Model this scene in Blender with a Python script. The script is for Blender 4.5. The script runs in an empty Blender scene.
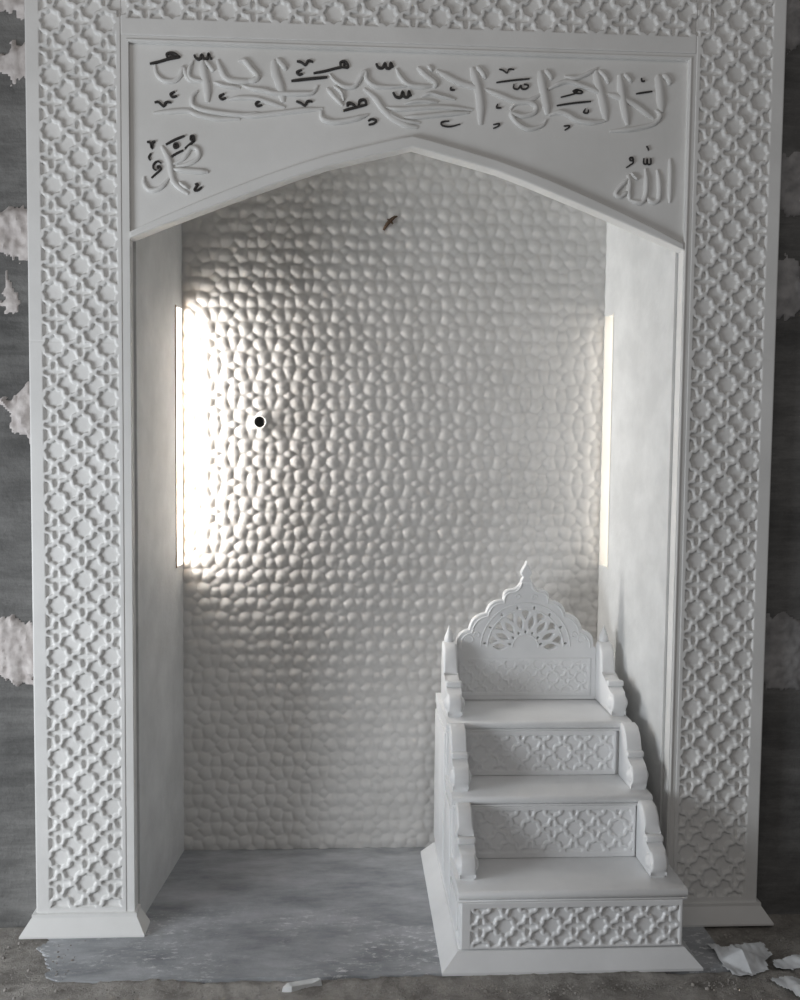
import bpy, bmesh, math, random
import numpy as np
from mathutils import Vector, Matrix, noise

random.seed(7); np.random.seed(7)
S = bpy.context.scene
COL = S.collection
PI = math.pi

# ------------------------------------------------------------------ camera
CAM = np.array([-0.2147, -3.20364, 1.6])
FW = np.array([0.05848, 0.99616, -0.06521]); RT = np.array([0.99827, -0.05792, 0.01041]); UP = np.array([-0.0066, 0.0657, 0.99782])
FPX = 1015.54
cd = bpy.data.cameras.new('camera'); cam = bpy.data.objects.new('camera', cd); COL.objects.link(cam)
cd.sensor_fit = 'VERTICAL'; cd.sensor_height = 24; cd.sensor_width = 24
cd.lens = FPX/1000*24; cd.clip_start = .05; cd.clip_end = 100
m = Matrix(((RT[0], UP[0], -FW[0], CAM[0]), (RT[1], UP[1], -FW[1], CAM[1]), (RT[2], UP[2], -FW[2], CAM[2]), (0, 0, 0, 1)))
cam.matrix_world = m
S.camera = cam

def on_plane(px, py, yv=0.0):
    """world x, z of a traced point lying on the vertical plane y = yv"""
    d = FW + RT*(px-400)/FPX - UP*(py-500)/FPX
    q = CAM + d*(yv-CAM[1])/d[1]
    return q[0], q[2]

# ------------------------------------------------------------------ materials
def nt(name):
    mt = bpy.data.materials.new(name); mt.use_nodes = True
    n = mt.node_tree; b = n.nodes['Principled BSDF']
    return mt, n, b

def ramp(n, a, b, c0, c1):
    r = n.nodes.new('ShaderNodeValToRGB')
    r.color_ramp.elements[0].position = a; r.color_ramp.elements[0].color = (*c0, 1)
    r.color_ramp.elements[1].position = b; r.color_ramp.elements[1].color = (*c1, 1)
    return r

def tex(n, scale, detail=4, rough=.55, vec=None, stretch=None):
    t = n.nodes.new('ShaderNodeTexNoise'); t.inputs['Scale'].default_value = scale
    t.inputs['Detail'].default_value = detail; t.inputs['Roughness'].default_value = rough
    tc = n.nodes.new('ShaderNodeTexCoord')
    if stretch:
        mp = n.nodes.new('ShaderNodeMapping'); mp.inputs['Scale'].default_value = stretch
        n.links.new(tc.outputs['Object'], mp.inputs['Vector']); n.links.new(mp.outputs['Vector'], t.inputs['Vector'])
    else:
        n.links.new(tc.outputs['Object'], t.inputs['Vector'])
    return t

def add_bump(n, b, src, strength, dist):
    bp = n.nodes.new('ShaderNodeBump'); bp.inputs['Strength'].default_value = strength; bp.inputs['Distance'].default_value = dist
    n.links.new(src, bp.inputs['Height']); n.links.new(bp.outputs['Normal'], b.inputs['Normal'])
    return bp

def marble(name, c0, c1, scale=3, rough=.42, bump=.15, bscale=160, stretch=None):
    mt, n, b = nt(name)
    t = tex(n, scale, 6, .6, stretch=stretch)
    r = ramp(n, .35, .68, c0, c1); n.links.new(t.outputs['Fac'], r.inputs['Fac']); n.links.new(r.outputs['Color'], b.inputs['Base Color'])
    b.inputs['Roughness'].default_value = rough
    t2 = tex(n, bscale, 3, .6, stretch=stretch)
    add_bump(n, b, t2.outputs['Fac'], bump, .002)
    return mt

M_white = marble('white_marble', (.74, .735, .715), (.83, .825, .81))
M_carved = marble('carved_marble', (.75, .745, .73), (.84, .835, .82), 5)
M_mimbar = marble('polished_marble', (.78, .785, .79), (.87, .875, .88), 4, .33, .06)
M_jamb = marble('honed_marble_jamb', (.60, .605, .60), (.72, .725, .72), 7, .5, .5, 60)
M_pebble = marble('hammered_marble', (.62, .608, .59), (.71, .697, .68), 4, .36, .12, 120)
M_reveal = marble('cream_reveal_stone', (.82, .79, .73), (.87, .84, .79), 6, .5)
M_tan = marble('tan_lit_edge', (.42, .33, .24), (.52, .42, .32), 20, .8)  # tan colour stands in for the lit edge of the left slit

def plain(name, c, rough=.6, var=.15, sc=30, metal=0):
    mt, n, b = nt(name)
    t = tex(n, sc, 3)
    r = ramp(n, .3, .7, tuple(v*(1-var) for v in c), tuple(min(1, v*(1+var)) for v in c))
    n.links.new(t.outputs['Fac'], r.inputs['Fac']); n.links.new(r.outputs['Color'], b.inputs['Base Color'])
    b.inputs['Roughness'].default_value = rough; b.inputs['Metallic'].default_value = metal
    return mt
M_ink = plain('black_marker_ink', (.018, .016, .016), .45)
M_ink_thin = plain('thin_black_marker_ink', (.025, .022, .022), .45)
M_black = plain('hole_shade_black', (.012, .012, .012), .5)  # black painted in for the darkness inside the cable hole
M_rust = plain('rusty_steel', (.10, .06, .035), .8, .4, 200)
M_paper = plain('torn_white_sheet', (.74, .76, .78), .5, .06, 20)
M_crumb = plain('crumbs_of_stone', (.30, .28, .26), .9, .5, 3)
M_cord = plain('pale_marble_chip', (.72, .73, .73), .5, .08)

def cement_wall():
    mt, n, b = nt('grey_cement_render')
    t = tex(n, 2.2, 8, .68, stretch=(1, 1, 1.6))
    r = ramp(n, .34, .70, (.095, .094, .092), (.235, .232, .225)); n.links.new(t.outputs['Fac'], r.inputs['Fac'])
    t2 = tex(n, 9, 6, .7, stretch=(.5, 1, 3.5))
    r2 = ramp(n, .42, .60, (.72, .72, .72), (1.1, 1.1, 1.1)); n.links.new(t2.outputs['Fac'], r2.inputs['Fac'])
    mx = n.nodes.new('ShaderNodeMixRGB'); mx.blend_type = 'MULTIPLY'; mx.inputs['Fac'].default_value = .8
    n.links.new(r.outputs['Color'], mx.inputs['Color1']); n.links.new(r2.outputs['Color'], mx.inputs['Color2'])
    n.links.new(mx.outputs['Color'], b.inputs['Base Color']); b.inputs['Roughness'].default_value = .85
    t3 = tex(n, 28, 6, .7); add_bump(n, b, t3.outputs['Fac'], .6, .012)
    return mt
M_cement = cement_wall()
M_dab = marble('pinkish_white_plaster', (.46, .42, .405), (.66, .62, .60), 22, .9, .8, 70)
M_dab_grey = marble('smeared_grey_plaster', (.24, .235, .235), (.42, .41, .41), 14, .9, .8, 70)

def slab_mat():
    mt, n, b = nt('dusty_grey_slab')
    t = tex(n, 4.5, 8, .65, stretch=(.7, 1.6, 1))
    r = ramp(n, .32, .70, (.20, .21, .225), (.52, .535, .56)); n.links.new(t.outputs['Fac'], r.inputs['Fac'])
    # ragged flecks of dried plaster, densest across the middle of the slab
    f = tex(n, 34, 5, .75, stretch=(.8, 1.6, 1)); fr = ramp(n, .54, .60, (0, 0, 0), (1, 1, 1)); n.links.new(f.outputs['Fac'], fr.inputs['Fac'])
    c = tex(n, 3.1, 5, .6); cr = ramp(n, .44, .60, (0, 0, 0), (1, 1, 1)); n.links.new(c.outputs['Fac'], cr.inputs['Fac'])
    tc = n.nodes.new('ShaderNodeTexCoord'); sp = n.nodes.new('ShaderNodeSeparateXYZ'); n.links.new(tc.outputs['Object'], sp.inputs[0])
    yr = n.nodes.new('ShaderNodeMapRange'); yr.inputs['From Min'].default_value = .16; yr.inputs['From Max'].default_value = .02
    n.links.new(sp.outputs['Y'], yr.inputs['Value'])
    m1 = n.nodes.new('ShaderNodeMath'); m1.operation = 'MULTIPLY'; n.links.new(fr.outputs['Color'], m1.inputs[0]); n.links.new(cr.outputs['Color'], m1.inputs[1])
    m2 = n.nodes.new('ShaderNodeMath'); m2.operation = 'MULTIPLY'; n.links.new(m1.outputs[0], m2.inputs[0]); n.links.new(yr.outputs[0], m2.inputs[1])
    m3 = n.nodes.new('ShaderNodeMath'); m3.operation = 'MULTIPLY'; m3.inputs[1].default_value = .9; n.links.new(m2.outputs[0], m3.inputs[0])
    mx = n.nodes.new('ShaderNodeMixRGB'); n.links.new(m3.outputs[0], mx.inputs['Fac']); n.links.new(r.outputs['Color'], mx.inputs['Color1']); mx.inputs['Color2'].default_value = (.72, .73, .74, 1)
    n.links.new(mx.outputs['Color'], b.inputs['Base Color']); b.inputs['Roughness'].default_value = .55
    t3 = tex(n, 40, 6, .7); add_bump(n, b, t3.outputs['Fac'], .35, .006)
    return mt
M_slab = slab_mat()

def ground_mat():
    mt, n, b = nt('rough_screed')
    t = tex(n, 7, 9, .75); r = ramp(n, .34, .68, (.20, .185, .168), (.52, .49, .455)); n.links.new(t.outputs['Fac'], r.inputs['Fac'])
    f = tex(n, 90, 3, .7); fr = ramp(n, .60, .70, (0, 0, 0), (.7, .7, .7)); n.links.new(f.outputs['Fac'], fr.inputs['Fac'])
    mx = n.nodes.new('ShaderNodeMixRGB'); n.links.new(fr.outputs['Color'], mx.inputs['Fac']); n.links.new(r.outputs['Color'], mx.inputs['Color1']); mx.inputs['Color2'].default_value = (.5, .49, .46, 1)
    n.links.new(mx.outputs['Color'], b.inputs['Base Color']); b.inputs['Roughness'].default_value = .9
    t3 = tex(n, 60, 6, .8); add_bump(n, b, t3.outputs['Fac'], .9, .012)
    return mt
M_ground = ground_mat()

def glow(name, c, s):
    mt, n, b = nt(name)
    b.inputs['Base Color'].default_value = (*c, 1); b.inputs['Emission Color'].default_value = (*c, 1); b.inputs['Emission Strength'].default_value = s
    return mt

# ------------------------------------------------------------------ object helpers
def link(name, me, mat, parent=None):
    o = bpy.data.objects.new(name, me); COL.objects.link(o)
    if mat: me.materials.clear(); me.materials.append(mat)
    if parent is not None: o.parent = parent; o.matrix_parent_inverse = Matrix.Translation(-world_loc(parent))
    return o

def world_loc(o):
    v = Vector(o.location)
    p = o.parent
    if p is not None: v = o.matrix_parent_inverse @ v; v = v + world_loc(p)
    return v

def empty(name, loc):
    o = bpy.data.objects.new(name, None); COL.objects.link(o); o.location = loc; o.empty_display_size = .1
    return o

def tag(o, label=None, cat=None, group=None, kind=None):
    if label: o['label'] = label
    if cat: o['category'] = cat
    if group: o['group'] = group
    if kind: o['kind'] = kind
    return o

def smooth(me, ang=35):
    me.polygons.foreach_set('use_smooth', [True]*len(me.polygons))
    me.set_sharp_from_angle(angle=math.radians(ang))

def bm_obj(name, bm, mat, parent=None, sm=True, ang=35):
    bmesh.ops.recalc_face_normals(bm, faces=bm.faces)
    me = bpy.data.meshes.new(name); bm.to_mesh(me); bm.free()
    if sm: smooth(me, ang)
    return link(name, me, mat, parent)

def add_box(bm, x0, x1, y0, y1, z0, z1, bev=0, seg=2):
    g = bmesh.ops.create_cube(bm, size=1)['verts']
    for v in g:
        v.co = Vector((x0+(v.co.x+.5)*(x1-x0), y0+(v.co.y+.5)*(y1-y0), z0+(v.co.z+.5)*(z1-z0)))
    if bev:
        es = {e for v in g for e in v.link_edges}
        bmesh.ops.bevel(bm, geom=list(es), offset=bev, segments=seg, affect='EDGES', profile=.5)

def box(name, x0, x1, y0, y1, z0, z1, mat, parent=None, bev=0):
    bm = bmesh.new(); add_box(bm, x0, x1, y0, y1, z0, z1, bev); return bm_obj(name, bm, mat, parent)

def fill_mesh(loops, thick, bev, res=2):
    """flat 2D outline(s) with holes turned into a plate in local xy, thickness along z, bevelled edges"""
    cu = bpy.data.curves.new('tmp', 'CURVE'); cu.dimensions = '2D'; cu.fill_mode = 'BOTH'
    cu.extrude = max(0, thick/2-bev); cu.bevel_depth = bev; cu.bevel_resolution = res; cu.offset = -bev if bev else 0
    for lp in loops:
        sp = cu.splines.new('POLY'); sp.points.add(len(lp)-1)
        for p, q in zip(sp.points, lp): p.co = (q[0], q[1], 0, 1)
        sp.use_cyclic_u = True
    o = bpy.data.objects.new('tmp', cu); COL.objects.link(o)
    dg = bpy.context.evaluated_depsgraph_get(); dg.update()
    me = bpy.data.meshes.new_from_object(o.evaluated_get(dg))
    bpy.data.objects.remove(o); bpy.data.curves.remove(cu)
    return me

def plate(name, loops, y0, thick, bev, mat, parent=None, res=2):
    """plate standing in the xz plane, front face at y0, going back by thick"""
    me = fill_mesh(loops, thick, bev, res)
    me.transform(Matrix(((1, 0, 0, 0), (0, 0, -1, y0+thick/2), (0, 1, 0, 0), (0, 0, 0, 1))))
    me.name = name; smooth(me)
    return link(name, me, mat, parent)

def side_mesh(loop, x0, thick, bev, res=2):
    """outline in (y, z) extruded along x from x0 to x0+thick"""
    me = fill_mesh([loop], thick, bev, res)
    me.transform(Matrix(((0, 0, 1, x0+thick/2), (1, 0, 0, 0), (0, 1, 0, 0), (0, 0, 0, 1))))
    smooth(me); return me

def side_plate(name, loop, x0, thick, bev, mat, parent=None, res=2):
    me = side_mesh(loop, x0, thick, bev, res); me.name = name
    return link(name, me, mat, parent)

def catmull(pts, n=6):
    P = [np.array(p, float) for p in pts]
    if len(P) < 3: 
        return [P[0]+(P[-1]-P[0])*t/n for t in range(n+1)]
    Q = [2*P[0]-P[1]]+P+[2*P[-1]-P[-2]]
    out = []
    for i in range(1, len(Q)-2):
        a, b, c, d = Q[i-1:i+3]
        for k in range(n):
            t = k/n
            out.append(.5*((2*b)+(-a+c)*t+(2*a-5*b+4*c-d)*t*t+(-a+3*b-3*c+d)*t**3))
    out.append(P[-1]); return out

def stroke(bm, pts, w, h, yb, taper=.35, n=6, flat=False, smoothp=True):
    """raised calligraphic stroke along xz points; half-round (or flat) section of width w and height h standing out of plane y=yb"""
    pl = catmull(pts, n) if smoothp else [np.array(p, float) for p in pts]
    N = len(pl); K = 7
    if flat: prof = [(-1, 0), (-1, .8), (-.7, 1), (0, 1), (.7, 1), (1, .8), (1, 0)]
    else: prof = [(math.cos(PI-PI*k/(K-1)), math.sin(PI*k/(K-1))**.8 if 0 < k < K-1 else 0) for k in range(K)]
    rings = []
    for i, p in enumerate(pl):
        a = pl[max(0, i-1)]; b = pl[min(N-1, i+1)]; t = b-a; L = np.hypot(*t) or 1; nx, nz = -t[1]/L, t[0]/L
        u = i/(N-1); k = min(1, taper+(1-taper)*min(u, 1-u)*5)
        ww = w/2*k; hh = h*(k if not flat else 1)
        rings.append([bm.verts.new((p[0]+nx*ww*c, yb-hh*s+(.001 if s == 0 else 0), p[1]+nz*ww*c)) for c, s in prof])
    for i in range(N-1):
        for j in range(len(prof)-1):
            bm.faces.new((rings[i][j], rings[i][j+1], rings[i+1][j+1], rings[i+1][j]))
    bm.faces.new(rings[0]); bm.faces.new(rings[-1][::-1])

def tube(bm, pts, rad, seg=8, cap=True):
    pts = [Vector(p) for p in pts]; N = len(pts); rr = rad if hasattr(rad, '__len__') else [rad]*N
    rings = []; up = Vector((0, 1, 0))
    for i, p in enumerate(pts):
        t = (pts[min(N-1, i+1)]-pts[max(0, i-1)]).normalized()
        a = t.cross(up); a = a.normalized() if a.length > 1e-4 else Vector((1, 0, 0)); b = t.cross(a)
        rings.append([bm.verts.new(p+a*rr[i]*math.cos(2*PI*k/seg)+b*rr[i]*math.sin(2*PI*k/seg)) for k in range(seg)])
    for i in range(N-1):
        for k in range(seg):
            bm.faces.new((rings[i][k], rings[i][(k+1) % seg], rings[i+1][(k+1) % seg], rings[i+1][k]))
    if cap: bm.faces.new(rings[0][::-1]); bm.faces.new(rings[-1])

def lathe(bm, cx, cy, prof, seg=20, sx=1, sy=1):
    rings = [[bm.verts.new((cx+r*sx*math.cos(2*PI*k/seg), cy+r*sy*math.sin(2*PI*k/seg), z)) for k in range(seg)] for r, z in prof]
    for i in range(len(prof)-1):
        for k in range(seg):
            bm.faces.new((rings[i][k], rings[i][(k+1) % seg], rings[i+1][(k+1) % seg], rings[i+1][k]))
    bm.faces.new(rings[0][::-1]); bm.faces.new(rings[-1])

def ball(bm, c, r, sx=1, sy=1, sz=1):
    g = bmesh.ops.create_icosphere(bm, subdivisions=3, radius=r)['verts']
    for v in g: v.co = Vector((v.co.x*sx+c[0], v.co.y*sy+c[1], v.co.z*sz+c[2]))

# ------------------------------------------------------------------ star-and-cross lattice
def pocket_star():
    o = []
    for k in range(16):
        r = .206 if k % 2 == 0 else .168
        a = 2*PI*k/16; o.append((r*math.cos(a), r*math.sin(a)))
    return o
def pocket_cross():
    w = .062; L = .206; arm = [(w*.66, L*.9), (0, L), (-w*.66, L*.9), (-w, L*.58), (-w*.95, w*.95)]
    o = []
    for k in range(4):
        c, s = math.cos(k*PI/2), math.sin(k*PI/2)
        o += [(c*x-s*y, s*x+c*y) for x, y in arm]
    return o
def pocket_mid(sx):
    # arms along the axes; notches face the two stars, bulges face the two crosses. Stars lie on the (+,+) diagonal when sx = 1
    h = [(.200, -.006), (.168, .042), (.108, .050), (.072, .072), (.050, .108), (.042, .168), (-.006, .200), (-.050, .168), (-.098, .158), (-.138, .138), (-.158, .098), (-.168, .050)]
    p = h+[(-x, -y) for x, y in h]
    return [(x*sx, y) for x, y in p]


def poly_sd(P, gx, gz):
    """signed distance (negative inside) from grid points to a polygon"""
    P = np.array(P); d = np.full(gx.shape, 1e9); ins = np.zeros(gx.shape, bool)
    for k in range(len(P)):
        a, b = P[k-1], P[k]; ab = b-a
        t = np.clip(((gx-a[0])*ab[0]+(gz-a[1])*ab[1])/(ab@ab), 0, 1)
        d = np.minimum(d, np.hypot(gx-a[0]-t*ab[0], gz-a[1]-t*ab[1]))
        c = (a[1] > gz) != (b[1] > gz)
        ins ^= c & (gx < (b[0]-a[0])*(gz-a[1])/(b[1]-a[1]+1e-15)+a[0])
    return np.where(ins, -d, d)

NT_ = 128
def make_tile():
    g = (np.arange(NT_)+.0)/NT_; gx, gz = np.meshgrid(g, g)
    sd = np.full(gx.shape, 9.)
    sites = [(pocket_star(), 0, 0), (pocket_star(), .5, .5), (pocket_cross(), .5, 0), (pocket_cross(), 0, .5)]
    sites += [(pocket_mid(1 if qx == qz else -1), qx, qz) for qx in (.25, .75) for qz in (.25, .75)]
    for poly, cx, cz in sites:
        for i in (-1, 0, 1):
            for j in (-1, 0, 1):
                sd = np.minimum(sd, poly_sd([(x+cx+i, z+cz+j) for x, z in poly], gx, gz))
    return sd
TILE = make_tile()
def tile_sd(x, z, sx, sz, P):
    """signed distance in metres to the nearest pocket of the lattice with a star at (sx, sz)"""
    u = ((x-sx)/P % 1)*NT_; v = ((z-sz)/P % 1)*NT_
    i = np.floor(u).astype(int); j = np.floor(v).astype(int); fu, fv = u-i, v-j
    i %= NT_; j %= NT_; i1, j1 = (i+1) % NT_, (j+1) % NT_
    return P*((TILE[j, i]*(1-fu)+TILE[j, i1]*fu)*(1-fv)+(TILE[j1, i]*(1-fu)+TILE[j1, i1]*fu)*fv)
def box_sd(x, z, x0, x1, z0, z1):
    return np.maximum(np.maximum(x0-x, x-x1), np.maximum(z0-z, z-z1))
def carve(sd, depth, wall):
    t = np.clip(-sd/wall, 0, 1)
    return depth*(t*t*(3-2*t))**.8

def relief_plate(name, x0, x1, z0, z1, y0, thick, step, depth_fn, mat, parent):
    """slab in the xz plane with a carved front face at y0 and a closed back at y0+thick"""
    nx, nz = max(2, int(round((x1-x0)/step))+1), max(2, int(round((z1-z0)/step))+1)
    gx, gz = np.meshgrid(np.linspace(x0, x1, nx), np.linspace(z0, z1, nz))
    h = depth_fn(gx, gz)
    e = np.minimum(np.minimum(gx-x0, x1-gx), np.minimum(gz-z0, z1-gz)); h = h+.0010*(1-np.clip(e/.003, 0, 1))**2
    co = np.stack([gx, y0+h, gz], -1).reshape(-1, 3)
    idx = np.arange(nx*nz).reshape(nz, nx)
    f = np.stack([idx[:-1, :-1], idx[:-1, 1:], idx[1:, 1:], idx[1:, :-1]], -1).reshape(-1, 4)
    bd = np.concatenate([idx[0, :], idx[1:, -1], idx[-1, -2::-1], idx[-2:0:-1, 0]])
    sk = co[bd].copy(); sk[:, 1] = y0+thick; n0 = len(co)
    co = np.concatenate([co, sk]); nb = len(bd); k = np.arange(nb); k1 = (k+1) % nb
    f2 = np.stack([bd[k1], bd[k], n0+k, n0+k1], -1)
    c = np.array([[x0, y0+thick, z0], [x1, y0+thick, z0], [x1, y0+thick, z1], [x0, y0+thick, z1]]); n1 = len(co); co = np.concatenate([co, c])
    f = np.concatenate([f, f2, np.array([[n1+3, n1+2, n1+1, n1]])])
    me = bpy.data.meshes.new(name)
    me.vertices.add(len(co)); me.vertices.foreach_set('co', co.ravel())
    me.loops.add(f.size); me.loops.foreach_set('vertex_index', f.ravel().astype(np.int32))
    me.polygons.add(len(f)); me.polygons.foreach_set('loop_start', np.arange(0, f.size, 4)); me.polygons.foreach_set('loop_total', np.full(len(f), 4))
    me.update(calc_edges=True); me.validate(); smooth(me, 70)
    return link(name, me, mat, parent)

rect = lambda x0, x1, z0, z1: [(x0, z0), (x1, z0), (x1, z1), (x0, z1)]

# ------------------------------------------------------------------ the marble surround
A = 1.173; P = .162; TOP = 3.13
sur = empty('mihrab_surround', (0, .025, 0))
tag(sur, 'white marble mihrab surround with star lattice borders, pointed arch and carved calligraphy', 'mihrab')
DEP = .0105
def surround_depth(x, z):
    sd = np.full(x.shape, 9.)
    for s, zr in ((-1, 2.832), (1, 2.821)):
        fx = sorted((s*(A-.041), s*.903)); fy = sorted((s*(A-.041), s*.932))
        fl = np.minimum(box_sd(x, z, fx[0], fx[1], .079, 2.862), box_sd(x, z, fy[0], fy[1], .079, TOP-.04))
        sd = np.minimum(sd, np.maximum(tile_sd(x, z, s*(A-.075), zr, P), fl))
    li = np.maximum(tile_sd(x, z, -.8955, 2.8812, .1628), np.minimum(box_sd(x, z, -.927, .927, 2.868, TOP-.04), box_sd(x, z, -.9, .895, 2.848, TOP-.04)))
    joint = np.where(x < 0, 1.872, 1.850)          # hairline joint where the upper and lower stones meet
    return carve(np.minimum(sd, li), DEP, .0038)+.0012*np.clip(1-np.abs(z-joint)/.0028, 0, 1)*(np.abs(x) > .9)
for s in (-1, 1):
    ex = sorted((s*A, s*.889))
    relief_plate('star_lattice', ex[0], ex[1], .045, TOP, 0, .055, .0026, surround_depth, M_carved, sur)
    # plinth: chamfered foot
    bm = bmesh.new()
    xo, xi = s*A, s*.866
    bot = [(s*(A+.043), -.042), (s*(.866-.040), -.042), (s*(.866-.040), .055), (s*(A+.043), .055)]
    mid = [(s*(A+.012), -.010), (s*(.866-.010), -.010), (s*(.866-.010), .055), (s*(A+.012), .055)]
    lv = [(bot, 0), (bot, .006), (mid, .052), (mid, .062), ([(s*(A+.002), -.002), (s*(.864), -.002), (s*(.864), .055), (s*(A+.002), .055)], .064)]
    rings = [[bm.verts.new((x, y, z)) for x, y in q] for q, z in lv]
    for a, b in zip(rings, rings[1:]):
        for k in range(4): bm.faces.new((a[k], a[(k+1) % 4], b[(k+1) % 4], b[k]))
    bm.faces.new(rings[0]); bm.faces.new(rings[-1])
    bm_obj('plinth', bm, M_white, sur, sm=False)
relief_plate('star_lattice', -.8885, .8885, 2.797, TOP, 0, .055, .0026, surround_depth, M_carved, sur)

# plain inner border: one flat frame around the opening, a hair behind the lattice border
HW = .866
brd = [(-.8889, .05), (-HW+.002, .05), (-HW, 2.777), (HW, 2.777), (HW-.002, .05), (.8889, .05), (.8889, 2.7968), (-.8889, 2.7968)]
plate('inner_border', [brd], .0015, .05, .0012, M_white, sur)
# raised bead that runs round the panel
bm = bmesh.new()
stroke(bm, [(-HW-.006, 2.783), (HW+.008, 2.783)], .009, .004, .002, 1, 4, smoothp=False)
stroke(bm, [(HW+.006, .07), (HW+.006, 2.783)], .009, .004, .002, 1, 4, smoothp=False)
bm_obj('border_bead', bm, M_white, sur)

lowc = [(0, 2.487), (.055, 2.473), (.16, 2.447), (.265, 2.420), (.36, 2.387), (.45, 2.353), (.55, 2.315), (.65, 2.276), (.77, 2.228), (.866, 2.188)]
upc = [(0, 2.521), (.05, 2.511), (.16, 2.483), (.265, 2.455), (.36, 2.424), (.45, 2.391), (.55, 2.351), (.65, 2.309), (.77, 2.256), (.866, 2.210)]
def mir(c): return [(-x, z) for x, z in reversed(c[1:])]+c
lo, up_ = mir(lowc), mir(upc)
PY = .015                                                    # face of the recessed spandrel panel
pan = plate('spandrel_panel', [[(-HW, 2.777)]+[(x, z-.02) for x, z in up_]+[(HW, 2.777)]], PY, .045, 0, M_white, sur)
arch = plate('arch_moulding', [lo+up_[::-1]], -.004, .066, .006, M_white, sur, 3)
# the chamfer above the arch rib, between rib and panel
bm = bmesh.new(); bm.free()

# ---- carved calligraphy, traced stroke by stroke on the panel plane
def T(x0, y0, k):
    return lambda pts: [on_plane(x0+a*k, y0+b*k, PY) for a, b in pts]
c1, c2, c3, c4, c5, c6 = T(140, 45, .125), T(220, 45, .125), T(300, 50, .125), T(380, 55, .125), T(460, 55, .125), T(540, 60, .175)
c7, c8 = T(140, 130, .1), T(610, 140, .1)
px = .00317
def relief(name, items):
    bm = bmesh.new()
    for k, (pts, w) in enumerate(items): stroke(bm, pts, w*px, .0085+.0009*(k % 3), PY, .5)
    return bm_obj(name, bm, M_white, pan)
relief('calligraphy_line', [
    (c1([(120, 165), (135, 235), (190, 285), (270, 290), (320, 250), (345, 185), (375, 250), (410, 288), (500, 292)]), 5),
    (c1([(425, 130), (395, 200), (400, 262), (470, 288), (560, 285)]), 4.5),
    (c1([(500, 125), (512, 230), (535, 340), (540, 460)]), 8),
    (c1([(520, 125), (575, 190), (590, 215)]), 5),
    (c1([(620, 120), (655, 210), (700, 275), (800, 295), (930, 285)]), 6),
    (c1([(460, 370), (420, 420), (425, 485), (500, 520), (640, 545), (800, 560), (940, 545)]), 5),
    (c1([(110, 545), (240, 535), (380, 528), (460, 560), (600, 590), (800, 592)]), 5),
    (c1([(590, 300), (680, 330), (800, 345)]), 4),
    (c2([(150, 130), (200, 130), (250, 190), (300, 250), (270, 285), (190, 292)]), 6),
    (c2([(430, 120), (445, 230), (480, 330), (505, 460)]), 8.5),
    (c2([(455, 110), (500, 160), (535, 200)]), 6),
    (c2([(180, 325), (260, 352), (350, 365), (420, 385), (500, 392), (640, 392), (740, 385), (780, 330)]), 5),
    (c2([(60, 440), (160, 425), (290, 430), (420, 470), (520, 500)]), 4.5),
    (c2([(160, 575), (300, 565), (480, 545), (650, 525), (820, 510)]), 5),
    (c3([(235, 195), (280, 250), (350, 295), (430, 295), (470, 250), (500, 195), (525, 180), (535, 240), (600, 290), (700, 298), (850, 290)]), 5),
    (c3([(215, 305), (280, 380), (345, 445)]), 5),
    (c3([(270, 290), (330, 340), (350, 410)]), 4),
    (c3([(170, 490), (180, 550), (260, 578), (370, 568), (470, 545), (540, 520)]), 5.5),
    (c3([(510, 310), (600, 385), (660, 470), (730, 540), (800, 580), (870, 610), (940, 620)]), 6.5),
    (c4([(130, 110), (165, 180), (230, 240), (330, 255), (430, 248)]), 5),
    (c4([(300, 100), (360, 160), (440, 225), (430, 265)]), 6),
    (c4([(380, 85), (420, 130)]), 4),
    (c4([(50, 420), (150, 435), (330, 425), (520, 420), (740, 440)]), 4.5),
    (c4([(190, 500), (330, 495), (520, 475), (710, 462)]), 5),
    (c4([(50, 450), (120, 500), (200, 530), (320, 545)]), 4),
    (c4([(330, 335), (400, 310), (480, 330), (600, 358)]), 4),
    (c4([(200, 390), (320, 372), (460, 380)]), 3.5),
    (c4([(450, 125), (540, 175), (640, 225), (760, 262), (800, 280)]), 6),
    (c5([(95, 100), (130, 220), (160, 360), (165, 560)]), 8.5),
    (c5([(130, 95), (170, 135), (205, 190)]), 5.5),
    (c5([(200, 275), (330, 330), (440, 372), (540, 372), (650, 310)]), 5.5),
    (c5([(400, 440), (440, 395), (540, 378), (605, 410), (590, 465), (500, 490), (410, 470), (450, 540), (540, 592), (650, 570), (690, 520)]), 5),
    (c5([(640, 130), (660, 250), (685, 380), (700, 480)]), 8.5),
    (c5([(680, 120), (715, 160), (735, 200)]), 5.5),
    (c6([(45, 170), (100, 140), (160, 125), (230, 145), (320, 180), (345, 200)]), 5),
    (c6([(140, 95), (200, 105), (260, 85), (325, 48)]), 4.5),
    (c6([(315, 55), (335, 150), (360, 250), (378, 350)]), 8.5),
    (c6([(335, 60), (370, 95), (392, 135)]), 5),
    (c6([(50, 315), (110, 300), (160, 315), (210, 345), (290, 358), (370, 350)]), 5.5),
    (c6([(385, 195), (450, 215), (540, 255), (600, 300), (650, 335)]), 6),
    (c6([(660, 285), (685, 320), (650, 365), (560, 390), (480, 402), (400, 408)]), 5),
    (c6([(455, 85), (465, 180), (482, 280), (500, 375)]), 8),
    (c6([(480, 80), (505, 105), (522, 130)]), 5),
    (c6([(672, 85), (685, 180), (695, 300)]), 8.5),
    (c6([(700, 85), (730, 110), (742, 145)]), 6),
])
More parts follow.
